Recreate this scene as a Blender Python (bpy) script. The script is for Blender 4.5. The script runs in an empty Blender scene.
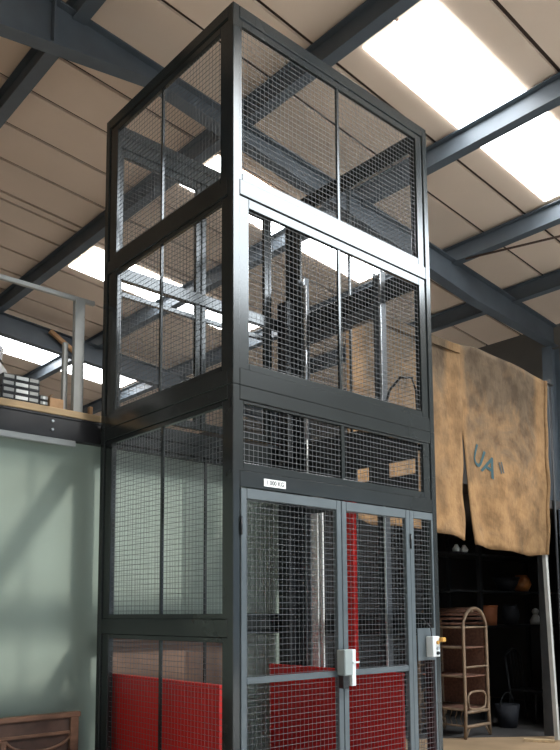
import bpy, bmesh, math, random
from mathutils import Vector, Matrix
random.seed(7)
S = bpy.context.scene
COL = S.collection
W, D = 2.2155, 1.793                       # footprint of the lift tower

# ------------------------------------------------------------------ materials
def mat(name, col, rough=0.5, metal=0.0, spec=0.5, var=0.0, scale=6.0, bump=0.0, stretch=(1, 1, 1), emit=0.0, dark=0.6):
    m = bpy.data.materials.new(name); m.use_nodes = True
    nt = m.node_tree; b = nt.nodes['Principled BSDF']
    b.inputs['Base Color'].default_value = (*col, 1)
    b.inputs['Roughness'].default_value = rough
    b.inputs['Metallic'].default_value = metal
    b.inputs['Specular IOR Level'].default_value = spec
    if emit:
        b.inputs['Emission Color'].default_value = (*col, 1)
        b.inputs['Emission Strength'].default_value = emit
    if var or bump:
        tc = nt.nodes.new('ShaderNodeTexCoord'); mp = nt.nodes.new('ShaderNodeMapping')
        mp.inputs['Scale'].default_value = stretch
        nz = nt.nodes.new('ShaderNodeTexNoise'); nz.inputs['Scale'].default_value = scale
        nz.inputs['Detail'].default_value = 5
        nt.links.new(tc.outputs['Object'], mp.inputs['Vector'])
        nt.links.new(mp.outputs['Vector'], nz.inputs['Vector'])
        if var:
            rp = nt.nodes.new('ShaderNodeValToRGB')
            rp.color_ramp.elements[0].position = 0.3; rp.color_ramp.elements[1].position = 0.7
            rp.color_ramp.elements[0].color = (*[c * (1 - var) for c in col], 1)
            rp.color_ramp.elements[1].color = (*[min(1, c * (1 + var)) for c in col], 1)
            nt.links.new(nz.outputs['Fac'], rp.inputs['Fac'])
            nt.links.new(rp.outputs['Color'], b.inputs['Base Color'])
        if bump:
            bp = nt.nodes.new('ShaderNodeBump'); bp.inputs['Strength'].default_value = bump
            bp.inputs['Distance'].default_value = 0.02
            nt.links.new(nz.outputs['Fac'], bp.inputs['Height'])
            nt.links.new(bp.outputs['Normal'], b.inputs['Normal'])
    return m

M = {}
M['frame'] = mat('anthracite_paint', (0.022, 0.0245, 0.024), 0.17, 0, 0.5, var=0.08, scale=3)
M['door'] = mat('grey_door_paint', (0.10, 0.115, 0.12), 0.36, 0, 0.5, var=0.08, scale=4)
M['wire'] = mat('galvanised_wire', (0.13, 0.133, 0.136), 0.65, 0.0, 0.3)
M['red'] = mat('red_sheet', (0.62, 0.011, 0.007), 0.45, 0, 0.4, var=0.06, scale=2)
M['black'] = mat('black_plastic', (0.012, 0.012, 0.013), 0.4)
M['steel'] = mat('bright_steel', (0.62, 0.63, 0.64), 0.28, 0.9)
M['mast'] = mat('mast_steel', (0.055, 0.058, 0.062), 0.35, 0.2)
M['greybox'] = mat('grey_box', (0.33, 0.36, 0.34), 0.5)
M['white'] = mat('white_plastic', (0.78, 0.78, 0.75), 0.4)
M['yellow'] = mat('yellow_plastic', (0.65, 0.33, 0.06), 0.45)
M['roof'] = mat('beige_roof_sheet', (0.70, 0.56, 0.445), 0.8, 0, 0.2, var=0.05, scale=0.7)
M['joint'] = mat('dark_joint', (0.05, 0.032, 0.024), 0.9)
M['beam'] = mat('steel_beam_paint', (0.088, 0.105, 0.122), 0.5, 0, 0.4, var=0.15, scale=2)
M['skylight'] = mat('rooflight_sheet', (0.95, 0.98, 1.0), 0.5, emit=14.0)
M['floor'] = mat('bounce_floor', (0.58, 0.55, 0.51), 0.75, 0, 0.3, var=0.1, scale=1.5)  # unseen main floor, paled to bounce more light up to the roof
M['tan'] = mat('tan_boards', (0.34, 0.225, 0.13), 0.75, 0, 0.3, var=0.15, scale=2.5, bump=0.1)
M['wall'] = mat('pale_green_wall', (0.30, 0.355, 0.295), 0.6, 0, 0.3, var=0.06, scale=0.8)
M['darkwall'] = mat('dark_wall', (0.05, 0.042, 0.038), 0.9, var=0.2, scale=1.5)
M['shedbounce'] = mat('bounce_shed_wall', (0.5, 0.48, 0.45), 0.85, var=0.1, scale=1)  # paler copy of the shed wall, added out of view for bounce light
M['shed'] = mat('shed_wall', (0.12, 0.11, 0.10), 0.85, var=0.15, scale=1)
M['channel'] = mat('dark_channel', (0.017, 0.015, 0.016), 0.5, var=0.2, scale=3)
M['trim'] = mat('pale_trim', (0.40, 0.41, 0.40), 0.5)
M['board'] = mat('deck_board', (0.48, 0.33, 0.18), 0.7, var=0.2, scale=3, stretch=(1, 8, 8))
M['brown'] = mat('brown_board', (0.22, 0.13, 0.085), 0.7, var=0.3, scale=2.5, stretch=(1, 6, 1))
M['rail'] = mat('grey_rail', (0.33, 0.33, 0.31), 0.5, var=0.1)
M['timber'] = mat('orange_timber', (0.45, 0.25, 0.12), 0.7, var=0.2, scale=4)
M['carved'] = mat('carved_wood', (0.19, 0.095, 0.055), 0.5, var=0.25, scale=7, stretch=(1, 4, 4))
M['carved_dark'] = mat('carved_wood_panel', (0.085, 0.045, 0.03), 0.6, var=0.3, scale=9)
M['rattan'] = mat('rattan_cane', (0.21, 0.135, 0.08), 0.6, var=0.2, scale=12)
M['weave'] = mat('rattan_weave', (0.14, 0.06, 0.035), 0.8, var=0.35, scale=30)
M['bag'] = mat('white_sheet', (0.62, 0.62, 0.60), 0.6, var=0.08, scale=4)
M['card'] = mat('cardboard', (0.42, 0.25, 0.13), 0.85, var=0.2, scale=10)
M['terra'] = mat('terracotta', (0.42, 0.13, 0.05), 0.7, var=0.15)
M['amber'] = mat('amber_glaze', (0.50, 0.18, 0.05), 0.35, var=0.2, scale=14)
M['jar'] = mat('blue_black_glaze', (0.014, 0.014, 0.018), 0.75)
M['ironwork'] = mat('dark_iron', (0.014, 0.0135, 0.014), 0.55)
M['plank'] = mat('grey_plank', (0.04, 0.041, 0.043), 0.7, var=0.15)
M['pale'] = mat('pale_wood', (0.42, 0.40, 0.36), 0.6, var=0.12)
M['ink'] = mat('teal_paint', (0.014, 0.045, 0.05), 0.8)
M['print'] = mat('grey_print', (0.06, 0.06, 0.06), 0.7)
M['conduit'] = mat('brown_pipe', (0.10, 0.06, 0.045), 0.6)

def sack_mat(name, seed, u0, u1, zc, bias=0.0):
    """jute: warm tan, greyer stained middle, shade painted into the top, stitched lines and stains"""
    m = bpy.data.materials.new(name); m.use_nodes = True
    nt = m.node_tree; N = nt.nodes; L = nt.links; b = N['Principled BSDF']
    b.inputs['Roughness'].default_value = 0.95; b.inputs['Specular IOR Level'].default_value = 0.1
    tc = N.new('ShaderNodeTexCoord')
    off = N.new('ShaderNodeVectorMath'); off.operation = 'ADD'; off.inputs[1].default_value = (seed * 3.1, seed, seed * 1.7)
    L.new(tc.outputs['Object'], off.inputs[0])
    n1 = N.new('ShaderNodeTexNoise'); n1.inputs['Scale'].default_value = 1.5; n1.inputs['Detail'].default_value = 7; n1.inputs['Roughness'].default_value = 0.65
    n1.inputs['Distortion'].default_value = 0.8
    L.new(off.outputs[0], n1.inputs['Vector'])
    sep = N.new('ShaderNodeSeparateXYZ'); L.new(tc.outputs['Object'], sep.inputs[0])
    # painted shade: greyer towards the unlit upper part, with blotches
    mr = N.new('ShaderNodeMapRange'); mr.inputs['From Min'].default_value = zc - 0.9; mr.inputs['From Max'].default_value = zc + 0.9
    L.new(sep.outputs['Z'], mr.inputs['Value'])
    ad = N.new('ShaderNodeMath'); ad.operation = 'ADD'; L.new(mr.outputs[0], ad.inputs[0])
    sc = N.new('ShaderNodeMath'); sc.operation = 'MULTIPLY_ADD'; sc.inputs[1].default_value = 3.2; sc.inputs[2].default_value = -1.6 + bias
    L.new(n1.outputs['Fac'], sc.inputs[0]); L.new(sc.outputs[0], ad.inputs[1])
    # border band on the left and right edges stays tan
    a1 = N.new('ShaderNodeMath'); a1.operation = 'SUBTRACT'; a1.inputs[1].default_value = (u0 + u1) / 2; L.new(sep.outputs['X'], a1.inputs[0])
    a2 = N.new('ShaderNodeMath'); a2.operation = 'ABSOLUTE'; L.new(a1.outputs[0], a2.inputs[0])
    a3 = N.new('ShaderNodeMapRange'); a3.inputs['From Min'].default_value = (u1 - u0) / 2 - 0.34; a3.inputs['From Max'].default_value = (u1 - u0) / 2 - 0.22
    a3.inputs['To Min'].default_value = 1; a3.inputs['To Max'].default_value = 0.25; L.new(a2.outputs[0], a3.inputs['Value'])
    mu = N.new('ShaderNodeMath'); mu.operation = 'MULTIPLY'; mu.use_clamp = True; L.new(ad.outputs[0], mu.inputs[0]); L.new(a3.outputs[0], mu.inputs[1])
    mx = N.new('ShaderNodeMix'); mx.data_type = 'RGBA'; mx.inputs['A'].default_value = (0.225, 0.136, 0.066, 1); mx.inputs['B'].default_value = (0.105, 0.076, 0.05, 1)
    L.new(mu.outputs[0], mx.inputs['Factor'])
    # stains and thread streaks
    n2 = N.new('ShaderNodeTexNoise'); n2.inputs['Scale'].default_value = 4.5; n2.inputs['Detail'].default_value = 8; L.new(off.outputs[0], n2.inputs['Vector'])
    r2 = N.new('ShaderNodeValToRGB'); r2.color_ramp.elements[0].position = 0.33; r2.color_ramp.elements[1].position = 0.56
    r2.color_ramp.elements[0].color = (0.66, 0.63, 0.62, 1); r2.color_ramp.elements[1].color = (1.05, 1.02, 1, 1)
    L.new(n2.outputs['Fac'], r2.inputs['Fac'])
    m2 = N.new('ShaderNodeMix'); m2.data_type = 'RGBA'; m2.blend_type = 'MULTIPLY'; m2.inputs['Factor'].default_value = 1
    L.new(mx.outputs['Result'], m2.inputs['A']); L.new(r2.outputs['Color'], m2.inputs['B'])
    wv = N.new('ShaderNodeTexNoise'); wv.inputs['Scale'].default_value = 20
    mp = N.new('ShaderNodeMapping'); mp.inputs['Scale'].default_value = (6, 6, 0.5); L.new(tc.outputs['Object'], mp.inputs['Vector']); L.new(mp.outputs[0], wv.inputs['Vector'])
    r3 = N.new('ShaderNodeValToRGB'); r3.color_ramp.elements[0].color = (0.68, 0.67, 0.66, 1); r3.color_ramp.elements[1].color = (1.25, 1.22, 1.2, 1)
    L.new(wv.outputs['Fac'], r3.inputs['Fac'])
    m3 = N.new('ShaderNodeMix'); m3.data_type = 'RGBA'; m3.blend_type = 'MULTIPLY'; m3.inputs['Factor'].default_value = 1
    L.new(m2.outputs['Result'], m3.inputs['A']); L.new(r3.outputs['Color'], m3.inputs['B'])
    L.new(m3.outputs['Result'], b.inputs['Base Color'])
    bp = N.new('ShaderNodeBump'); bp.inputs['Strength'].default_value = 1.0; bp.inputs['Distance'].default_value = 0.03
    L.new(n2.outputs['Fac'], bp.inputs['Height']); L.new(bp.outputs['Normal'], b.inputs['Normal'])
    return m

# ------------------------------------------------------------------ mesh helpers
class MB:
    def __init__(s): s.bm = bmesh.new()
    def box(s, x0, x1, y0, y1, z0, z1, bev=0.0):
        vs = [s.bm.verts.new((x, y, z)) for x in (x0, x1) for y in (y0, y1) for z in (z0, z1)]
        fs = [(0, 1, 3, 2), (4, 6, 7, 5), (0, 4, 5, 1), (2, 3, 7, 6), (0, 2, 6, 4), (1, 5, 7, 3)]
        F = [s.bm.faces.new([vs[i] for i in f]) for f in fs]
        if bev:
            es = {e for f in F for e in f.edges}
            bmesh.ops.bevel(s.bm, geom=list(es), offset=bev, segments=1, affect='EDGES')
        return s
    def bar(s, p, q, w, h, up=(0, 0, 1)):
        """rectangular bar from p to q: w across, h along up"""
        p, q = Vector(p), Vector(q); d = (q - p).normalized(); u = Vector(up)
        r = d.cross(u).normalized(); u = r.cross(d)
        c = [(-w/2, -h/2), (w/2, -h/2), (w/2, h/2), (-w/2, h/2)]
        A = [s.bm.verts.new(p + r*a + u*b) for a, b in c]; B = [s.bm.verts.new(q + r*a + u*b) for a, b in c]
        s.bm.faces.new(A[::-1]); s.bm.faces.new(B)
        for i in range(4): s.bm.faces.new((A[i], A[(i+1) % 4], B[(i+1) % 4], B[i]))
        return s
    def tube(s, pts, r, seg=8, closed=False, r2=None):
        pts = [Vector(p) for p in pts]; n = len(pts); rings = []
        for i, p in enumerate(pts):
            if closed: d = pts[(i+1) % n] - pts[i-1]
            else: d = pts[min(i+1, n-1)] - pts[max(i-1, 0)]
            d.normalize(); u = Vector((0, 0, 1)) if abs(d.z) < 0.95 else Vector((0, 1, 0))
            a = d.cross(u).normalized(); b = a.cross(d)
            rr = r if r2 is None else r + (r2 - r) * i / max(1, n-1)
            rings.append([s.bm.verts.new(p + (a*math.cos(t) + b*math.sin(t))*rr) for t in [2*math.pi*k/seg for k in range(seg)]])
        m = n if closed else n-1
        for i in range(m):
            A, B = rings[i], rings[(i+1) % n]
            for k in range(seg): s.bm.faces.new((A[k], A[(k+1) % seg], B[(k+1) % seg], B[k])).smooth = True
        if not closed:
            s.bm.faces.new(rings[0][::-1]); s.bm.faces.new(rings[-1])
        return s
    def lathe(s, prof, c, seg=24):
        c = Vector(c); rings = []
        for r, z in prof:
            rings.append([s.bm.verts.new(c + Vector((r*math.cos(t), r*math.sin(t), z))) for t in [2*math.pi*k/seg for k in range(seg)]])
        for A, B in zip(rings, rings[1:]):
            for k in range(seg): s.bm.faces.new((A[k], A[(k+1) % seg], B[(k+1) % seg], B[k])).smooth = True
        s.bm.faces.new(rings[0][::-1]); s.bm.faces.new(rings[-1])
        return s
    def prism(s, poly, y0, y1):
        """polygon in x,z extruded from y0 to y1"""
        A = [s.bm.verts.new((x, y0, z)) for x, z in poly]; B = [s.bm.verts.new((x, y1, z)) for x, z in poly]
        n = len(poly); s.bm.faces.new(A); s.bm.faces.new(B[::-1])
        for i in range(n): s.bm.faces.new((A[(i+1) % n], A[i], B[i], B[(i+1) % n]))
        return s
    def build(s, name, m, parent=None, **props):
        bmesh.ops.recalc_face_normals(s.bm, faces=s.bm.faces[:])
        me = bpy.data.meshes.new(name); s.bm.to_mesh(me); s.bm.free()
        me.materials.append(m)
        o = bpy.data.objects.new(name, me); COL.objects.link(o)
        if parent is not None:
            o.parent = parent
            P = parent; off = Vector((0, 0, 0))
            while P is not None: off += P.location; P = P.parent
            o.location = -off                     # mesh data is written in world coordinates
        for k, v in props.items(): o[k] = v
        return o

def thing(name, label, cat, loc=(0, 0, 0), group=None):
    o = bpy.data.objects.new(name, None); COL.objects.link(o); o.location = loc
    o.empty_display_size = 0.1
    o['label'] = label; o['category'] = cat
    if group: o['group'] = group
    return o
def tag(o, label, cat, group=None):
    o['label'] = label; o['category'] = cat
    if group: o['group'] = group
    return o
def struct(o): o['kind'] = 'structure'; return o

# ------------------------------------------------------------------ room shell
A0, A1, B0, B1 = -7.0, 12.3, -9.0, 20.0
SL = 0.09
def rz(a): return 9.0 - SL * a
struct(MB().box(-14, A1, -22, B1, -0.2, 0).build('floor', M['floor']))
# roof: sheets running down the slope, dark joints between them
def slab(mb, a0, a1, b0, b1, t0, t1):
    vs = [mb.bm.verts.new((a, b, rz(a) + t)) for a in (a0, a1) for b in (b0, b1) for t in (t0, t1)]
    for f in [(0, 1, 3, 2), (4, 6, 7, 5), (0, 4, 5, 1), (2, 3, 7, 6), (0, 2, 6, 4), (1, 5, 7, 3)]: mb.bm.faces.new([vs[i] for i in f])
joints = [0.45, 1.42, 2.40, 3.21, 4.10, 4.92, 5.80, 6.70, 7.58, 8.46, 8.68, 9.38, 10.27]
b = 10.27
while b < B1 - 1: b += 0.88; joints.append(b)
b = 0.45
while b > B0 + 1: b -= 0.88; joints.insert(0, b)
edges = [B0] + joints + [B1]
BAY = (-8.4, -3.8, 2.3, 9.4)                       # clear rooflight bay near the front of the building
def cut(mb, e0, e1, t0, t1):
    for f0, f1 in ((e0, min(e1, BAY[0])), (max(e0, BAY[1]), e1)):
        if f1 - f0 > 0.001: slab(mb, A0, A1, f0, f1, t0, t1)
    f0, f1 = max(e0, BAY[0]), min(e1, BAY[1])
    if f1 - f0 > 0.001: slab(mb, A0, BAY[2], f0, f1, t0, t1); slab(mb, BAY[3], A1, f0, f1, t0, t1)
mb = MB()
for e0, e1 in zip(edges, edges[1:]): cut(mb, e0 + 0.034, e1 - 0.034, 0.0, 0.04)
struct(mb.build('ceiling', M['roof']))
mb = MB(); cut(mb, B0, B1, 0.045, 0.12)
struct(mb.build('trim_1', M['joint']))
mb = MB(); slab(mb, BAY[2], BAY[3], BAY[0], BAY[1], 0.05, 0.056)
m = bpy.data.materials.new('clear_rooflight'); m.use_nodes = True; nt = m.node_tree; nt.nodes.remove(nt.nodes['Principled BSDF'])
tr = nt.nodes.new('ShaderNodeBsdfTransparent'); em = nt.nodes.new('ShaderNodeEmission'); ad = nt.nodes.new('ShaderNodeAddShader')
tr.inputs['Color'].default_value = (0.95, 0.95, 0.95, 1); em.inputs['Color'].default_value = (0.85, 0.94, 1.0, 1); em.inputs['Strength'].default_value = 9.0
nt.links.new(tr.outputs[0], ad.inputs[0]); nt.links.new(em.outputs[0], ad.inputs[1]); nt.links.new(ad.outputs[0], nt.nodes['Material Output'].inputs['Surface'])
struct(mb.build('window_9', m))
# rooflights let into the sheets
strips = [(0.92, 1.96, 3.65, 8.04), (4.96, 6.0, 3.65, 8.04), (8.88, 9.38, 3.65, 8.04), (9.45, 9.95, 3.65, 8.04),
          (14.5, 15.6, 3.0, 8.04)]
for i, (b0, b1, a0, a1) in enumerate(strips):
    mb = MB(); slab(mb, a0, a1, b0, b1, -0.02, -0.006)
    struct(mb.build('window_%d' % (i + 1), M['skylight']))
struct(MB().box(A0 - 0.2, A0, B0, B1, 0, 9.8).build('wall_left', M['shedbounce']))
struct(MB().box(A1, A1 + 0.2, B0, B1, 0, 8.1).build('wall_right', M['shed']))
struct(MB().box(A0, A1, B1, B1 + 0.2, 0, 9.8).build('wall_back', M['shedbounce']))
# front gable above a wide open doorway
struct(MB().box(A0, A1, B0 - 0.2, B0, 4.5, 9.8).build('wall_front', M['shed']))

# steel: purlins
purl = [(0.72, 'purlin at the upper left corner of the roof, cut off by the rafter'), (3.22, 'dark roof purlin passing over the lift tower beside the largest rooflight'),
        (5.74, 'bluish roof purlin dividing the two panes of the nearest rooflight'), (8.2, 'bluish roof purlin meeting the rafter just right of the lift tower top'),
        (10.2, 'dark lowest roof purlin just above the hanging hessian sheets')]
for a, lab in purl:
    mb = MB(); zt = rz(a) - 0.03; h = 0.31
    mb.box(a - 0.006, a + 0.006, -3.7, B1 - .05, zt - h, zt)
    mb.box(a - 0.085, a + 0.085, -3.7, B1 - .05, zt - h - 0.012, zt - h)
    mb.box(a - 0.085, a + 0.085, -3.7, B1 - .05, zt - 0.015, zt)
    tag(mb.build('roof_purlin', M['beam']), lab, 'beam', 'roof purlins')

def rafter(b, lab, haunch):
    t = thing('portal_rafter', lab, 'beam', (0, b, 0), 'portal rafters')
    aL, aR = -5.5, 11.75
    def top(a): return rz(a) - 0.325
    if haunch: low = [(aL, 7.17), (1.72, 8.31), (2.84, 8.17), (8.75, 7.38), (aR, 7.2)]
    else: low = [(aL, top(aL) - 0.45), (aR, top(aR) - 0.45)]
    def bot(a):
        for (a0, z0), (a1, z1) in zip(low, low[1:]):
            if a <= a1 + 1e-6: return z0 + (z1 - z0) * (a - a0) / (a1 - a0)
    As = [p[0] for p in low]
    poly = [(a, top(a)) for a in As] + [(a, bot(a)) for a in As[::-1]]
    MB().prism(poly, b - 0.008, b + 0.008).build('web', M['beam'], t)
    fl = MB()
    for a, c in zip(As, As[1:]):
        fl.prism([(a, bot(a)), (c, bot(c)), (c, bot(c) - 0.018), (a, bot(a) - 0.018)], b - 0.1, b + 0.1)
    fl.build('flange', M['beam'], t)
    MB().prism([(aL, top(aL)), (aR, top(aR)), (aR, top(aR) + 0.018), (aL, top(aL) + 0.018)], b - 0.1, b + 0.1).build('flange', M['beam'], t)
    st = MB(); st.box(0.38, 0.40, b - 0.095, b + 0.095, bot(0.39), top(0.39)); st.build('stiffener', M['beam'], t)
    return t
rafter(3.85, 'long steel rafter sloping down behind the lift tower from upper left', True)
far = rafter(12.6, 'distant bluish steel rafter seen above the mezzanine crates at the left', False)
MB().bar((4.43, 12.45, 8.22), (5.05, 12.45, 7.86), 0.09, 0.09).build('knee_brace', M['timber'], far)
# eaves column under the near rafter
t = thing('steel_column', 'bluish steel column at the right edge under the end of the rafter', 'column', (11.6, 3.85, 0))
mb = MB(); mb.box(11.44, 11.455, 3.74, 3.96, 0, 7.13); mb.box(11.745, 11.76, 3.74, 3.96, 0, 7.13); mb.build('flange', M['beam'], t)
MB().box(11.455, 11.745, 3.844, 3.856, 0, 7.13).build('web', M['beam'], t)
struct(MB().box(11.44, 11.76, 12.49, 12.71, 0, 7.13).build('trim_3', M['beam']))
# thin conduit under the sheets
tag(MB().tube([(8.15, 3.56, 7.9), (8.58, 2.0, 7.86), (8.9, 0.6, 7.83)], 0.02).build('conduit_pipe', M['conduit']), 'thin brown conduit pipe crossing the roof panels right of the lift', 'pipe')

# ------------------------------------------------------------------ mezzanine and the room under it
struct(MB().box(A0, 2.2, 1.95, 2.05, 0, 3.22).build('wall_mezzanine', M['wall']))
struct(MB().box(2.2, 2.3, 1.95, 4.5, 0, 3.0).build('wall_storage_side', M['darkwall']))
struct(MB().box(2.3, 9.8, 4.5, 4.6, 0, 3.0).build('wall_light_block_back', M['darkwall']))  # dark back wall added to keep light out of the storage area
struct(MB().box(9.8, 9.9, 1.28, 4.6, 0, 3.0).build('wall_light_block_end', M['darkwall']))  # added wall, stops light coming in at the right end
struct(MB().box(A0, -0.2, 1.845, 1.87, 2.985, 3.035, 0.004).build('trim_2', M['trim']))
t = thing('mezzanine_deck', 'timber mezzanine deck on a dark steel channel left of the lift', 'mezzanine', (-2, 3, 3.0))
MB().box(A0 + 0.01, 2.2, 1.85, 7.5, 3.232, 3.29, 0.004).build('deck_board', M['board'], t)
be = MB(); be.box(A0 + 0.01, 2.2, 1.87, 1.885, 3.045, 3.23); be.box(A0 + 0.01, 2.2, 1.86, 1.94, 3.215, 3.231); be.box(A0 + 0.01, 2.2, 1.86, 1.94, 3.04, 3.056)
be = be.build('edge_channel', M['channel'], t)
for z in (3.105, 3.175):
    mbp = [(-0.40 + 0.011*math.cos(k*math.pi/4), z + 0.011*math.sin(k*math.pi/4)) for k in range(8)]
    MB().prism(mbp, 1.855, 1.872).build('bolt', M['steel'], be)
struct(MB().box(2.3, 9.8, 1.28, 4.6, 3.001, 3.12).build('ceiling_light_block', M['darkwall']))  # unseen deck added to block roof light over the storage area

t = thing('guard_rail', 'grey tubular guard rail along the mezzanine edge at left', 'railing', (-0.2, 1.9, 3.29))
MB().box(-0.215, -0.125, 1.875, 1.925, 3.291, 4.29, 0.004).build('post', M['rail'], t)
MB().box(-3.2, -3.13, 1.875, 1.925, 3.291, 4.29, 0.004).build('post', M['rail'], t)
MB().box(-4.5, -0.03, 1.88, 1.915, 4.262, 4.3, 0.004).build('handrail', M['rail'], t)
tag(MB().box(-0.275, -0.235, 1.95, 1.99, 3.2905, 3.90, 0.003).build('short_post', M['rail']), 'short grey post standing just left of the guard rail post on the mezzanine', 'post')

# crates on the mezzanine
def crate(x0, x1, y0, y1, z0, h, lab):
    t = thing('storage_tray', lab, 'tray', ((x0+x1)/2, (y0+y1)/2, z0), 'trays stacked on the mezzanine')
    MB().box(x0, x1, y0, y1, z0, z0 + h*0.96, 0.003).build('tray_body', M['black'], t)
    w = x1 - x0
    for k, (f0, f1, mm) in enumerate([(0.04, 0.30, 'rail'), (0.36, 0.68, 'white'), (0.72, 0.95, 'rail')]):
        MB().box(x0 + w*f0, x0 + w*f1, y0 - 0.008, y0 - 0.0005, z0 + h*0.30, z0 + h*0.80).build('front_panel', M[mm], t)
ranks = ['bottom', 'second from the bottom', 'third from the bottom', 'top']
for k in range(4):
    crate(-0.83 + 0.006*(k % 2), -0.515, 1.87, 2.25, 3.2902 + k*0.053, 0.053, 'black and white tray, %s of the tall stack on the mezzanine' % ranks[k])
for k in range(2):
    crate(-0.508, -0.44, 1.88, 2.1, 3.2902 + k*0.045, 0.045, 'small black tray, %s of the short stack beside the tall one' % ['lower', 'upper'][k])
t = thing('cardboard_box', 'small brown cardboard box right of the tray stacks on the mezzanine', 'box', (-0.36, 1.95, 3.29))
MB().box(-0.42, -0.30, 1.88, 2.02, 3.2905, 3.375, 0.003).build('carton', M['card'], t)
MB().bar((-0.42, 1.95, 3.377), (-0.39, 1.95, 3.41), 0.12, 0.004, (1, 0, 0)).build('flap', M['card'], t)
tag(MB().box(-0.05, -0.02, 1.90, 1.94, 3.2905, 3.37, 0.003).build('offcut_block', M['timber']), 'little timber block at the mezzanine edge beside the lift post', 'block')
# wrapped white bale at the left edge
mb = MB(); random.seed(3)
prof = [(0.02, 0), (0.22, 0.0), (0.27, 0.12), (0.30, 0.30), (0.33, 0.42), (0.27, 0.50), (0.29, 0.62), (0.22, 0.74), (0.13, 0.88), (0.02, 0.95)]
bc = (-0.84, 2.62)
mb.lathe(prof, (*bc, 3.2905), 14)
for v in mb.bm.verts: v.co += Vector((random.uniform(-.015, .015), random.uniform(-.015, .015), 0))
t = thing('wrapped_bundle', 'tall bundle wrapped in white sheeting behind the trays at the left end of the mezzanine', 'bundle', (*bc, 3.29))
mb.build('sheeting', M['bag'], t)
MB().tube([(bc[0] + 0.28*math.cos(k*math.pi/8), bc[1] + 0.28*math.sin(k*math.pi/8), 3.79) for k in range(16)], 0.012, 6, True).build('strap', M['black'], t)

# board leaning on the wall at the back of the lift
t = tag(MB().bar((0.80, 1.90, 0.0), (0.80, 1.93, 1.42), 1.32, 0.018, (0, 1, 0)).build('brown_sheet', M['brown']), 'brown timber sheet leaning on the wall behind the lift', 'board')

# carved bench under the wall at lower left
t = thing('carved_bench', 'carved dark wooden bench with low back at the lower left corner', 'bench', (-0.8, 1.7, 0))
yb = 1.75
for x in (-0.215, -1.40):
    p = MB().box(x - 0.035, x + 0.035, yb - 0.03, yb + 0.03, 0, 0.83, 0.004).build('post', M['carved'], t)
for x in (-0.215, -1.40):
    MB().box(x - 0.03, x + 0.03, yb - 0.5, yb - 0.44, 0, 0.40, 0.004).build('leg', M['carved'], t)
MB().box(-1.45, -0.165, yb - 0.035, yb + 0.035, 0.80, 0.84, 0.006).build('top_rail', M['carved'], t)
MB().box(-1.365, -0.25, yb - 0.012, yb + 0.012, 0.70, 0.80).build('upper_panel', M['carved_dark'], t)
MB().box(-1.365, -0.25, yb - 0.025, yb + 0.025, 0.675, 0.70, 0.004).build('middle_rail', M['carved'], t)
MB().box(-1.365, -0.25, yb + 0.005, yb + 0.02, 0.45, 0.675).build('back_panel', M['carved_dark'], t)
for cx in (-0.50, -1.06):
    MB().tube([(cx + 0.26*math.cos(q), yb - 0.01, 0.70 + 0.11*math.sin(q) - 0.02) for q in [math.pi + k*math.pi/12 for k in range(13)]], 0.012, 6).build('carved_swag', M['carved'], t)
MB().box(-0.80, -0.755, yb - 0.02, yb + 0.02, 0.45, 0.675, 0.004).build('centre_stile', M['carved'], t)
MB().box(-1.42, -0.20, yb - 0.5, yb + 0.02, 0.40, 0.45, 0.006).build('seat', M['carved'], t)

# ------------------------------------------------------------------ the lift tower
T = thing('goods_lift', 'tall dark grey mesh clad goods lift tower with double mesh doors', 'lift', (W/2, D/2, 0))
Z1, Z2 = 3.14, 5.923
PW = 0.06
for x in (0, W - PW):
    for y in (0, D - PW):
        MB().box(x, x + PW, y, y + PW, 0, Z1 - 0.001, 0.004).box(x, x + PW, y, y + PW, Z1 + 0.001, Z2, 0.004).build('corner_post', M['frame'], T)
# base plates and flange bolts
for x in (-0.04, W - PW - 0.04):
    for y in (-0.04, D - PW - 0.04):
        MB().box(x, x + 0.14, y, y + 0.14, 0, 0.012).build('base_plate', M['frame'], T)
def mp(face):
    if face == 'front': return (lambda u, d: (u, d)), W
    if face == 'rear': return (lambda u, d: (u, D - d)), W
    if face == 'left': return (lambda u, d: (d, u)), D
    return (lambda u, d: (W - d, u)), D
def fbox(mb, face, u0, u1, d0, d1, z0, z1, bev=0.0):
    f, _ = mp(face); p, q = f(u0, d0), f(u1, d1)
    mb.box(min(p[0], q[0]), max(p[0], q[0]), min(p[1], q[1]), max(p[1], q[1]), z0, z1, bev); return mb
def wires(face, u0, u1, z0, z1, d, pitch=0.04, r=0.0009, parent=None):
    bm = bmesh.new(); f, _ = mp(face)
    def rod(p, q, ax):
        P = []
        for c in (p, q):
            for s1, s2 in ((-1, -1), (1, -1), (1, 1), (-1, 1)):
                u, dd, z = c
                if ax == 'z': u += s1*r; dd += s2*r
                else: dd += s1*r*1.4; z += s2*r*1.4
                x, y = f(u, dd); P.append(bm.verts.new((x, y, z)))
        for k in range(4): bm.faces.new((P[k], P[(k+1) % 4], P[4+(k+1) % 4], P[4+k]))
    n = max(2, round((u1-u0)/pitch))
    for k in range(1, n): u = u0 + (u1-u0)*k/n; rod((u, d, z0), (u, d, z1), 'z')
    n = max(2, round((z1-z0)/pitch))
    for k in range(1, n): z = z0 + (z1-z0)*k/n; rod((u0, d - 2*r, z), (u1, d - 2*r, z), 'u')
    m = MB(); m.bm.free(); m.bm = bm
    return m.build('wire_mesh', M['wire'], parent)
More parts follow.
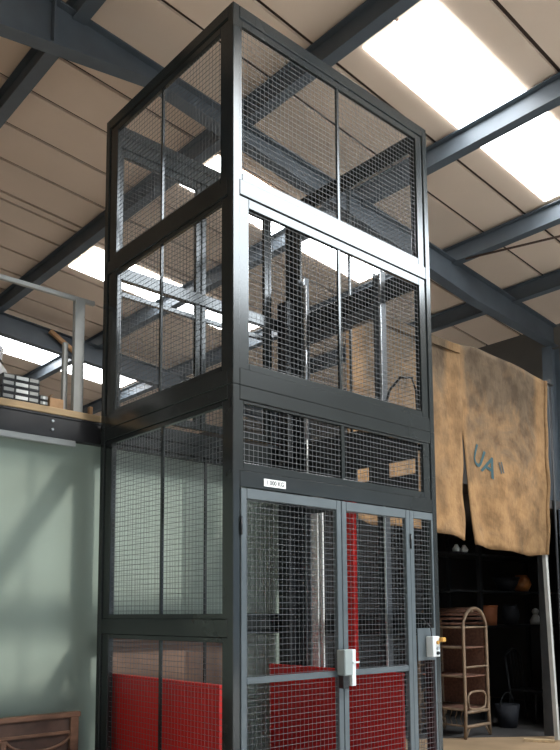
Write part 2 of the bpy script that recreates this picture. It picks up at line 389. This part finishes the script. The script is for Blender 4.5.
def panel(face, u0, u1, z0, z1, fl=0.035, fr=0.035, fb=0.035, ft=0.035, mull=None, d0=0.012, name='mesh_panel', mt='frame', parent=None, mw=0.022):
    mb = MB(); d1 = d0 + 0.032
    fbox(mb, face, u0, u0 + fl, d0, d1, z0, z1, 0.003); fbox(mb, face, u1 - fr, u1, d0, d1, z0, z1, 0.003)
    fbox(mb, face, u0 + fl, u1 - fr, d0, d1, z0, z0 + fb, 0.003); fbox(mb, face, u0 + fl, u1 - fr, d0, d1, z1 - ft, z1, 0.003)
    o = mb.build(name, M[mt], parent if parent is not None else T)
    wires(face, u0 + fl*0.6, u1 - fr*0.6, z0 + fb*0.6, z1 - ft*0.6, d0 + 0.02, parent=o)
    if mull:
        fbox(MB(), face, mull - mw/2, mull + mw/2, d0 + 0.008, d1 - 0.004, z0 + fb, z1 - ft).build('mullion', M[mt], o)
    return o
RAILS = [('top_rail', 5.835, 5.923), ('upper_rail', 4.50, 4.612), ('upper_flange_rail', 3.1415, 3.257), ('lower_flange_rail', 3.042, 3.1385)]
for face in ('front', 'left', 'rear', 'right'):
    _, U = mp(face)
    for nm, z0, z1 in RAILS:
        fbox(MB(), face, PW + 0.0005, U - PW - 0.0005, 0.0, PW, z0, z1, 0.004).build(nm, M['frame'], T)
    # upper panels
    a, c = PW + 0.001, U - PW - 0.001
    if face != 'rear':
        if face == 'front': panel(face, a, c, 4.613, 5.834, fl=0.03, fr=0.085, ft=0.05, fb=0.06, mull=1.082)
        else: panel(face, a, c, 4.613, 5.834, fl=0.10, fr=0.12, ft=0.06, fb=0.05, mull=0.93)
        if face == 'front':
            panel(face, a, c, 3.258, 4.499, fl=0.09, fr=0.085, ft=0.07, fb=0.05, mull=1.073, d0=0.012)
        else:
            panel(face, a, c, 3.258, 4.499, fl=0.085, fr=0.15, mull=0.93)
# lower section of the left, right and rear faces
for face in ('left', 'right', 'rear'):
    _, U = mp(face); a, c = PW + 0.001, U - PW - 0.001
    fbox(MB(), face, a, c, 0.0, PW, 1.445, 1.565, 0.004).build('middle_rail', M['frame'], T)
    fbox(MB(), face, a, c, 0.0, PW, 0.0, 0.10, 0.004).build('bottom_rail', M['frame'], T)
    mu = 1.075 if face == 'rear' else 0.885
    panel(face, a, c, 1.566, 3.041, fl=0.07, fr=0.11, mull=mu)
    panel(face, a, c, 0.101, 1.444, fl=0.07, fr=0.11, mull=mu)
# rear landing doors onto the mezzanine
def door(face, u0, u1, z0, z1, zbar, mt, fl=0.055, d0=0.004):
    mb = MB(); d1 = d0 + 0.04
    fbox(mb, face, u0, u0 + fl, d0, d1, z0, z1, 0.004); fbox(mb, face, u1 - fl, u1, d0, d1, z0, z1, 0.004)
    fbox(mb, face, u0 + fl, u1 - fl, d0, d1, z0, z0 + 0.07, 0.004); fbox(mb, face, u0 + fl, u1 - fl, d0, d1, z1 - 0.07, z1, 0.004)
    o = mb.build('door_leaf', M[mt], T)
    wires(face, u0 + fl*0.6, u1 - fl*0.6, z0 + 0.04, z1 - 0.04, d0 + 0.02, parent=o)
    fbox(MB(), face, u0 + fl, u1 - fl, d0 + 0.003, d1 - 0.006, zbar - 0.022, zbar + 0.022, 0.003).build('crossbar', M[mt], o)
    return o
door('rear', 0.10, 1.0, 3.30, 5.72, 4.38, 'frame'); door('rear', 1.01, 1.86, 3.30, 5.72, 4.38, 'frame')
panel('rear', 1.865, W - PW - 0.001, 3.30, 5.72)
fbox(MB(), 'rear', PW + 0.001, W - PW - 0.001, 0.0, 0.05, 5.725, 5.834, 0.004).build('door_header', M['frame'], T)
# transom window, header and doors on the front
panel('front', PW + 0.001, W - PW - 0.001, 2.557, 3.041, fl=0.04, fr=0.09, ft=0.02, fb=0.055, mull=1.087, mw=0.035)
hd = fbox(MB(), 'front', PW + 0.0005, W - PW - 0.0005, 0.0, PW, 2.444, 2.556, 0.004).build('door_header', M['frame'], T)
sg = MB().box(0.268, 0.468, -0.006, -0.0005, 2.466, 2.518).build('rating_plate', M['white'], hd)
def text(s, size, loc, rot, m, name, parent, ext=0.0004):
    cu = bpy.data.curves.new(name, 'FONT'); cu.body = s; cu.size = size; cu.extrude = ext; cu.offset = min(size * 0.022, 0.004); cu.align_x = 'CENTER'; cu.align_y = 'CENTER'
    tmp = bpy.data.objects.new(name, cu); COL.objects.link(tmp)
    me = bpy.data.meshes.new_from_object(tmp.evaluated_get(bpy.context.evaluated_depsgraph_get()))
    COL.objects.unlink(tmp); bpy.data.objects.remove(tmp)
    me.transform(Matrix.Translation(loc) @ rot.to_matrix().to_4x4())
    me.materials.append(m)
    o = bpy.data.objects.new(name, me); COL.objects.link(o)
    o.parent = parent; P = parent; off = Vector((0, 0, 0))
    while P is not None: off += P.location; P = P.parent
    o.location = -off
    return o
from mathutils import Euler
from mathutils.bvhtree import BVHTree
def hug(o, cloth):
    """lay painted letters onto the cloth surface"""
    bm = bmesh.new(); bm.from_mesh(cloth.data); tr = BVHTree.FromBMesh(bm)
    lm = bmesh.new(); lm.from_mesh(o.data)
    bmesh.ops.triangulate(lm, faces=lm.faces[:])
    for _ in range(2):
        bmesh.ops.subdivide_edges(lm, edges=[e for e in lm.edges if e.calc_length() > 0.03], cuts=1)
        bmesh.ops.triangulate(lm, faces=lm.faces[:])
    for v in lm.verts:
        h = tr.ray_cast(Vector((v.co.x, 0, v.co.z)), Vector((0, 1, 0)))
        if h[0]: v.co.y = h[0].y - 0.011
    lm.to_mesh(o.data); lm.free(); bm.free()
text('1 000 KG', 0.042, (0.368, -0.0068, 2.492), Euler((math.pi/2, 0, 0)), M['print'], 'plate_lettering', T)
L1 = door('front', 0.066, 1.030, 0.03, 2.436, 1.163, 'door', fl=0.05, d0=-0.004)
L2 = door('front', 1.036, 1.840, 0.03, 2.436, 1.163, 'door', fl=0.05, d0=-0.004)
panel('front', 1.846, W - PW - 0.001, 0.03, 2.436, fl=0.05, fr=0.02, fb=0.06, ft=0.06, d0=0.0, mt='door', name='side_panel')
for z in (0.4, 2.18):
    for x, o in ((0.064, L1), (1.841, L2)):
        MB().tube([(x, -0.010, z - 0.06), (x, -0.010, z + 0.06)], 0.008, 8).build('hinge', M['black'], o)
# door lock box on the left leaf
lk = MB().box(0.958, 1.046, -0.085, -0.005, 1.155, 1.338, 0.006).build('lock_box', M['greybox'], L1)
MB().box(1.048, 1.092, -0.072, -0.006, 1.075, 1.338, 0.004).build('lock_keeper', M['white'], L2, label='white lock keeper')
MB().box(0.972, 1.036, -0.055, -0.006, 1.06, 1.152, 0.004).build('lock_handle', M['black'], L1)
MB().bar((1.05, -0.078, 1.245), (1.115, -0.078, 1.245), 0.012, 0.012).build('lock_latch', M['white'], L2)
# call station on the right hand panel
cs = MB().box(1.90, 2.135, -0.012, -0.001, 1.215, 1.475, 0.002).build('mounting_plate', M['door'], T)
cb = MB().box(2.0, 2.095, -0.085, -0.013, 1.245, 1.41, 0.006).build('call_box', M['white'], T)
for z, mm in ((1.36, 'yellow'), (1.315, 'steel'), (1.275, 'black')):
    MB().tube([(2.055, -0.084, z), (2.055, -0.10, z)], 0.014, 12).build('push_button', M[mm], cb)
MB().box(2.075, 2.125, -0.125, -0.087, 1.365, 1.40, 0.006).build('key_tag', M['yellow'], cb, label='orange key tag')
MB().tube([(1.98, -0.01, 1.50), (1.985, -0.045, 1.515), (2.01, -0.055, 1.485), (2.03, -0.05, 1.44), (2.035, -0.045, 1.41)], 0.006, 6).tube([(1.93, -0.01, 1.535), (1.95, -0.03, 1.555), (1.98, -0.03, 1.52)], 0.006, 6).build('cable', M['black'], cb)

# mast with two guide columns on the right hand side, inside the tower
for y, zt in ((0.49, 4.72), (1.49, 5.0)):
    mb = MB(); x1 = W - 0.075
    mb.box(x1 - 0.07, x1, y - 0.045, y - 0.035, 0.02, zt); mb.box(x1 - 0.07, x1, y + 0.035, y + 0.045, 0.02, zt); mb.box(x1 - 0.012, x1, y - 0.035, y + 0.035, 0.02, zt)
    c = mb.build('guide_column', M['mast'], T)
    MB().box(x1 - 0.078, x1 - 0.071, y - 0.048, y - 0.03, 0.03, zt - 0.02).build('guide_strip', M['steel'], c)
for y0, y1 in ((1.27, 1.31), (1.34, 1.425)):
    MB().box(W - 0.10, W - 0.085, y0, y1, 0.05, 2.62).build('guide_plate', M['white'], T)  # white colour stands in for the sheen on the steel guides
MB().box(1.99, 2.03, D - 0.11, D - 0.07, 0.02, 2.75).build('guide_plate', M['white'], T)  # steel guide, its bright reflection painted as plain white
mb = MB()                                  # dark cover sheet with two slots, one continuous piece
ys = [0.065, 0.085, 0.378, 0.608, 0.768, 1.45]; zs = [2.56, 2.782, 2.912, 3.27]
gv = {(i, j, k): mb.bm.verts.new((x, y, z)) for k, x in enumerate((2.05, 2.062)) for i, y in enumerate(ys) for j, z in enumerate(zs)}
solid = {(i, j) for i in range(5) for j in range(3)} - {(1, 1), (3, 1)}
for i, j in solid:
    for k in (0, 1):
        mb.bm.faces.new([gv[i, j, k], gv[i+1, j, k], gv[i+1, j+1, k], gv[i, j+1, k]])
    for (di, dj), (p, q) in {(-1, 0): ((i, j), (i, j+1)), (1, 0): ((i+1, j), (i+1, j+1)), (0, -1): ((i, j), (i+1, j)), (0, 1): ((i, j+1), (i+1, j+1))}.items():
        if (i+di, j+dj) not in solid: mb.bm.faces.new([gv[(*p, 0)], gv[(*q, 0)], gv[(*q, 1)], gv[(*p, 1)]])
mb.build('mast_cover', M['black'], T)
for z0, z1 in ((4.30, 4.42),):
    MB().box(W - 0.14, W - 0.08, 0.54, 1.44, z0, z1).build('mast_crosshead', M['mast'], T)
mb = MB(); mb.box(1.93, 2.13, 1.55, 1.70, 0.02, 4.75); mb.build('ram_housing', M['black'], T)
MB().tube([(2.06, 1.42, 3.3), (2.06, 1.42, 4.9)], 0.016, 12).build('hydraulic_ram', M['steel'], T)
MB().tube([(2.05, 0.42, 3.30), (2.04, 0.40, 3.42), (2.03, 0.33, 3.56), (2.02, 0.20, 3.64), (2.05, 0.1, 3.62), (2.08, 0.08, 3.5), (2.09, 0.08, 3.30)], 0.012, 8).build('hydraulic_hose', M['black'], T)
MB().box(2.0, 2.11, 0.42, 0.53, 3.27, 3.36, 0.005).build('valve_block', M['black'], T)
MB().tube([(1.95, 1.3, 3.27), (1.95, 1.3, 2.95), (1.94, 1.29, 2.88)], 0.008, 6).build('pull_cord', M['white'], T)

# ------------------------------------------------------------------ lift car at ground level
C = thing('lift_car', 'red sided lift platform standing at ground level inside the mesh tower', 'lift platform', (1.0, 0.9, 0.05))
MB().box(0.10, 1.93, 0.10, 1.70, 0.05, 0.15, 0.005).build('platform', M['mast'], C)
for x in (0.115, 1.82):
    y0, y1 = (0.29, 1.725) if x < 1 else (0.10, 1.72)
    g = MB().box(x, x + 0.03, y0, y1, 0.15, 1.085).build('side_guard', M['red'], C)
    MB().box(x - 0.006, x + 0.036, y0 - 0.004, y1 + 0.004, 1.086, 1.118, 0.004).build('guard_rim', M['red'], g)
MB().box(1.915, 1.965, 0.69, 0.80, 0.15, 2.50, 0.004).build('carriage_upright', M['red'], C)

# ------------------------------------------------------------------ hanging hessian sheets
def sheet(name, lab, a0, a1, tops, bots, y, m, seed, gx=36, gz=36, lean=0.0):
    """cloth sheet with folds; tops / bots are (fraction, z) polylines"""
    def ip(pl, t):
        for (t0, v0), (t1, v1) in zip(pl, pl[1:]):
            if t <= t1: return v0 + (v1 - v0) * (t - t0) / (t1 - t0)
        return pl[-1][1]
    rnd = random.Random(seed); ph = [rnd.uniform(0, 6.28) for _ in range(8)]
    bm = bmesh.new(); V = []
    for j in range(gz + 1):
        s = j / gz; row = []
        for i in range(gx + 1):
            t = i / gx
            z = ip(tops, t) * (1 - s) + ip(bots, t) * s
            z += 0.012 * math.sin(11*t + ph[0]) * s
            x = a0 + (a1 - a0) * t + lean * (s if t < 0.5 else 0) * (1 - 2*t if t < 0.5 else 0)
            dy = (0.035*math.sin(7*t + ph[1] + 1.5*s) + 0.02*math.sin(17*t + ph[2] - 2*s) + 0.015*math.sin(9*s + 5*t + ph[3])
                  + 0.012*math.sin(23*s*t + ph[4])) * (0.25 + 0.75*s)
            row.append(bm.verts.new((x, y + dy, z)))
        V.append(row)
    for j in range(gz):
        for i in range(gx):
            bm.faces.new((V[j][i], V[j][i+1], V[j+1][i+1], V[j+1][i])).smooth = True
    t_ = thing(name, lab, 'cloth', ((a0+a1)/2, y, bots[0][1]), 'hessian sheets hung beside the lift')
    k = MB(); k.bm.free(); k.bm = bm
    o = k.build('cloth', m, t_)
    sm = o.modifiers.new('thickness', 'SOLIDIFY'); sm.thickness = 0.008; sm.offset = 0
    return t_, o
sA, oA = sheet('hessian_sheet', 'tan hessian sheet with stained grey middle hanging right behind the lift tower', 2.30, 4.25,
      [(0, 4.68), (0.35, 4.66), (0.7, 4.67), (1, 4.72)], [(0, 2.52), (0.3, 2.49), (0.62, 2.50), (0.85, 2.46), (1, 2.40)], 1.12, sack_mat('jute_left', 1.0, 2.30, 4.25, 3.6, 0.12), 11)
sB, oB = sheet('hessian_sheet', 'wide hessian sheet with teal painted letters at the right edge', 4.14, 6.30,
      [(0, 4.73), (0.25, 4.80), (0.6, 4.77), (1, 4.70)], [(0, 2.40), (0.25, 2.34), (0.5, 2.36), (0.75, 2.30), (1, 2.37)], 1.17, sack_mat('jute_right', 5.0, 4.14, 6.30, 3.6), 23, lean=0.42)
MB().tube([oB.data.vertices[37*j + 36].co.copy() for j in range(37)], 0.035, 8).build('rolled_edge', oB.data.materials[0], sB)
MB().box(2.62, 4.24, 1.085, 1.105, 4.60, 4.70, 0.003).build('batten', oA.data.materials[0], sA)
hug(text('UA', 0.34, (4.80, 1.085, 3.40), Euler((math.pi/2, math.radians(24), 0)), M['ink'], 'painted_lettering', sB, 0.0), oB)
hug(text('II', 0.20, (5.13, 1.085, 3.36), Euler((math.pi/2, math.radians(-14), 0)), mat('faded_paint', (0.05, 0.05, 0.045), 0.9), 'painted_lettering', sB, 0.0), oB)
tag(MB().tube([(2.23, 1.225, 4.70), (6.6, 1.225, 4.72)], 0.02, 8).build('hanging_rail', M['ironwork']), 'dark steel rail holding up the two hessian sheets', 'rail')

tag(MB().tube([(6.58, 1.25, 4.8), (6.58, 1.25, 0)], 0.02, 8).build('rail_support', M['ironwork']), 'slim dark steel support under the right end of the sheet rail', 'post')
# ------------------------------------------------------------------ storage area
struct(MB().box(6.62, 9.9, 1.14, 1.22, 0, 3.0).build('wall_light_block_front', M['beam']))  # added wall, blocks light passing right of the hanging sheets
mb = MB(); vv = [mb.bm.verts.new((x, y, z)) for z in (0.0005, 0.003) for x, y in ((4.6, 2.58), (6.6, 1.08), (9.75, 1.08), (9.75, 4.45), (4.6, 4.45))]
mb.bm.faces.new(vv[5:]); mb.bm.faces.new(vv[4::-1])
for i in range(5): mb.bm.faces.new((vv[i], vv[(i+1) % 5], vv[5+(i+1) % 5], vv[5+i]))
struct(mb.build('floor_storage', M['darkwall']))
struct(MB().box(2.6, 12.0, 0.2, 4.44, 0.0002, 0.0004).build('floor_tan', M['tan']))
# rattan shelf with two arched ends
R = thing('rattan_shelf', 'arched rattan shelf unit standing on the tan floor beside the lift', 'shelf', (5.55, 2.25, 0))
xa, xb = 5.30, 5.82
for y in (1.90, 2.62):
    rad = (xb - xa)/2
    pts = [(xa - 0.02, y, 0)] + [(xa, y, z) for z in (0.3, 0.7, 1.1, 1.36)] + \
          [((xa+xb)/2 - rad*math.cos(q), y, 1.39 + 0.27*math.sin(q)) for q in [k*math.pi/12 for k in range(1, 12)]] + \
          [(xb, y, z) for z in (1.36, 1.1, 0.7, 0.3)] + [(xb + 0.02, y, 0)]
    ar = MB().tube(pts, 0.022, 8).build('end_arch', M['rattan'], R)
    for z in (0.33, 0.15, 0.90, 1.41):
        MB().tube([(xa, y, z), (xb, y, z)], 0.014 if z > 0.5 else 0.024, 6).build('crosspiece', M['rattan'], ar)
    MB().tube([((xa+xb)/2 + 0.20*math.copysign(abs(math.cos(q))**0.6, math.cos(q)), y, 0.47 + 0.115*math.copysign(abs(math.sin(q))**0.6, math.sin(q))) for q in [k*math.pi/10 for k in range(20)]], 0.016, 6, True).build('side_loop', M['rattan'], ar)
    for x0, s in ((xa, 1), (xb, -1)):
        MB().tube([(x0, y, 0.02), (x0 + s*0.05, y, 0.09), (x0 + s*0.10, y, 0.15)], 0.012, 6).build('brace', M['rattan'], ar)
for z in (0.36, 0.78, 1.15):
    s_ = MB().box(xa + 0.02, xb - 0.02, 1.93, 2.59, z - 0.012, z + 0.006).build('shelf_board', M['weave'], R)
    for x in (xa, xb): MB().tube([(x, 1.92, z), (x, 2.6, z)], 0.016, 6).build('shelf_edge', M['rattan'], s_)
for z in (1.41, 1.62):
    xx = xa if z < 1.5 else (xa+xb)/2
    MB().tube([(xx, 1.92, z), (xx, 2.6, z)], 0.016, 6).build('top_cane', M['rattan'], R)
MB().box(xb - 0.015, xb - 0.005, 1.93, 2.59, 0.38, 1.40).build('back_panel', M['weave'], R)
mb = MB()
n = 9
for k in range(n):
    y = 1.95 + k*0.64/(n-1)
    mb.tube([(xa, y, 0.34), (xa, y + 0.03, 0.26), (xa, y, 0.17)], 0.007, 5)
mb.tube([(xa, 1.92, 0.16), (xa, 2.6, 0.16)], 0.012, 6).build('lattice_apron', M['rattan'], R)
# curved top between the arches
mb = MB()
for k in range(1, 12):
    q = k*math.pi/12
    mb.tube([((xa+xb)/2 - 0.26*math.cos(q), 1.92, 1.39 + 0.262*math.sin(q)), ((xa+xb)/2 - 0.26*math.cos(q), 2.6, 1.39 + 0.262*math.sin(q))], 0.018, 5)
mb.build('curved_top', M['weave'], R)

# dark rack at the back, pots on it
K = thing('storage_rack', 'dark three tier rack against the back of the storage area', 'rack', (8.0, 3.0, 0))
for x in (7.0, 9.3):
    for y in (2.75, 3.3):
        MB().box(x - 0.03, x + 0.03, y - 0.03, y + 0.03, 0, 2.95).build('upright', M['ironwork'], K)
for z in (1.40, 1.94, 2.50):
    MB().box(6.2, 9.33, 2.72, 3.33, z - 0.03, z).build('shelf', M['ironwork'], K)
def pot(name, lab, c, prof, m, grp='pots on the storage rack'):
    t = thing(name, lab, 'pot', c, grp)
    MB().lathe(prof, c, 20).build('body', m, t)
    r, z = prof[-1]
    MB().tube([(c[0] + r*math.cos(k*math.pi/8), c[1] + r*math.sin(k*math.pi/8), c[2] + z) for k in range(16)], 0.012, 6, True).build('rim', m, t)
pot('terracotta_pot', 'terracotta cylinder pot on the middle shelf above the rattan shelf', (7.47, 2.9, 1.4005), [(0.02, 0), (0.115, 0), (0.13, 0.3)], M['terra'])
pot('glazed_jar', 'blue black tall jar on the middle shelf of the dark rack', (8.12, 2.92, 1.4005), [(0.02, 0), (0.10, 0), (0.15, 0.14), (0.13, 0.26), (0.10, 0.32)], M['jar'])
pot('amber_vase', 'amber glazed round vase on the upper shelf of the dark rack', (8.50, 2.92, 1.9405), [(0.02, 0), (0.10, 0), (0.16, 0.12), (0.13, 0.22), (0.09, 0.27)], M['amber'])
pot('dark_bowl', 'wide dark bowl left of the amber vase on the upper shelf', (8.08, 2.95, 1.9405), [(0.02, 0), (0.10, 0), (0.19, 0.14), (0.21, 0.22)], M['jar'])
f = thing('figurine', 'small pale figurine at the right end of the middle shelf', 'figurine', (8.78, 2.85, 1.4))
MB().lathe([(0.01, 0), (0.085, 0), (0.10, 0.06), (0.06, 0.13), (0.045, 0.16)], (8.78, 2.85, 1.4005), 14).build('body', M['pale'], f)
MB().lathe([(0.01, 0.15), (0.045, 0.17), (0.06, 0.21), (0.045, 0.25), (0.01, 0.27)], (8.78, 2.85, 1.4005), 14).build('head', M['pale'], f)
for k, (x, z, l) in enumerate([(6.50, 2.5005, 'left'), (6.70, 2.5005, 'right')]):
    tag(MB().lathe([(0.01, 0), (0.05, 0.01), (0.065, 0.05), (0.035, 0.09), (0.02, 0.12)], (x, 2.8, z), 12).build('white_ornament', M['white']),
        '%s one of two small white ornaments high in the dark below the left sheet' % l, 'ornament', 'white ornaments')
# dark iron chair and bucket on the floor
ch = thing('iron_chair', 'dark iron chair half lost in shadow right of the rattan shelf', 'chair', (7.5, 2.2, 0))
for x in (7.2, 7.62):
    MB().tube([(x, 2.02, 0), (x, 2.0, 0.45)], 0.018, 6).build('leg', M['ironwork'], ch)
    MB().tube([(x, 2.42, 0), (x, 2.42, 0.45), (x, 2.48, 0.95)], 0.018, 6).build('leg', M['ironwork'], ch)
MB().box(7.18, 7.64, 1.98, 2.44, 0.44, 0.465).build('seat', M['ironwork'], ch)
mb = MB().tube([(7.2, 2.48, 0.95), (7.3, 2.48, 1.02), (7.41, 2.48, 1.05), (7.52, 2.48, 1.02), (7.62, 2.48, 0.95)], 0.018, 6)
for x in (7.33, 7.41, 7.49): mb.tube([(x, 2.43, 0.47), (x, 2.48, 1.03)], 0.01, 5)
mb.build('backrest', M['ironwork'], ch)
bk = thing('metal_bucket', 'dark metal bucket on the floor between rattan shelf and chair', 'bucket', (6.6, 2.1, 0))
MB().lathe([(0.02, 0), (0.12, 0), (0.17, 0.32)], (6.6, 2.1, 0.001), 18).build('body', M['jar'], bk)
MB().tube([(6.6 + 0.17*math.cos(q), 2.1, 0.31 + 0.17*math.sin(q)) for q in [k*math.pi/10 for k in range(11)]], 0.007, 5).build('handle', M['ironwork'], bk)
# leaning planks at the right edge
tag(MB().bar((6.14, 1.22, 0.03), (6.44, 1.38, 2.85), 0.13, 0.05, (1, 0, 0)).build('grey_plank', M['plank']), 'dark grey plank leaning upright behind the right hessian sheet', 'plank')
tag(MB().bar((5.97, 1.03, 0.02), (6.34, 1.30, 2.55), 0.05, 0.05, (1, 0, 0)).build('pale_pole', M['pale']), 'pale slim pole leaning upright at the right edge of the doorway', 'pole')
tag(MB().bar((5.70, 1.33, 0.02), (5.88, 1.02, 0.02), 0.09, 0.03).build('wood_offcut', M['board']), 'short tan wood offcut lying on the floor near the leaning pole', 'offcut')

# ------------------------------------------------------------------ light
w = bpy.data.worlds.new('World'); S.world = w; w.use_nodes = True
bg = w.node_tree.nodes['Background']; bg.inputs['Color'].default_value = (0.6, 0.8, 1.0, 1); bg.inputs['Strength'].default_value = 1.0
sun = bpy.data.lights.new('sun', 'SUN'); sun.energy = 3.0; sun.angle = math.radians(4); sun.color = (1, 0.97, 0.92)
so = bpy.data.objects.new('sun', sun); COL.objects.link(so)
so.rotation_euler = Vector((-3.64, 6.6, -5.5)).to_track_quat('-Z', 'Y').to_euler(); so.location = (8, -8, 14)

# ------------------------------------------------------------------ camera
cam = bpy.data.cameras.new('camera'); co = bpy.data.objects.new('camera', cam); COL.objects.link(co)
F = Vector((0.65784248, 0.74541207, 0.10772239)); Rv = Vector((0.75011998, -0.66128331, -0.00494071)); U = Vector((-0.06755215, -0.08405492, 0.99416874))
mt = Matrix((Rv, U, -F)).transposed().to_4x4(); mt.translation = Vector((-3.0887285, -3.88089632, 1.6))
co.matrix_world = mt
cam.sensor_fit = 'AUTO'; cam.sensor_width = 36.0; cam.lens = 760.3514 / 750 * 36
cam.shift_x = (280 - 271.3911) / 750; cam.shift_y = (531.261 - 375) / 750
cam.clip_start = 0.05
S.camera = co
S.view_settings.view_transform = 'Standard'; S.view_settings.look = 'None'
S.view_settings.gamma = 1.0; S.view_settings.use_curve_mapping = False
S.view_settings.exposure = 0.2
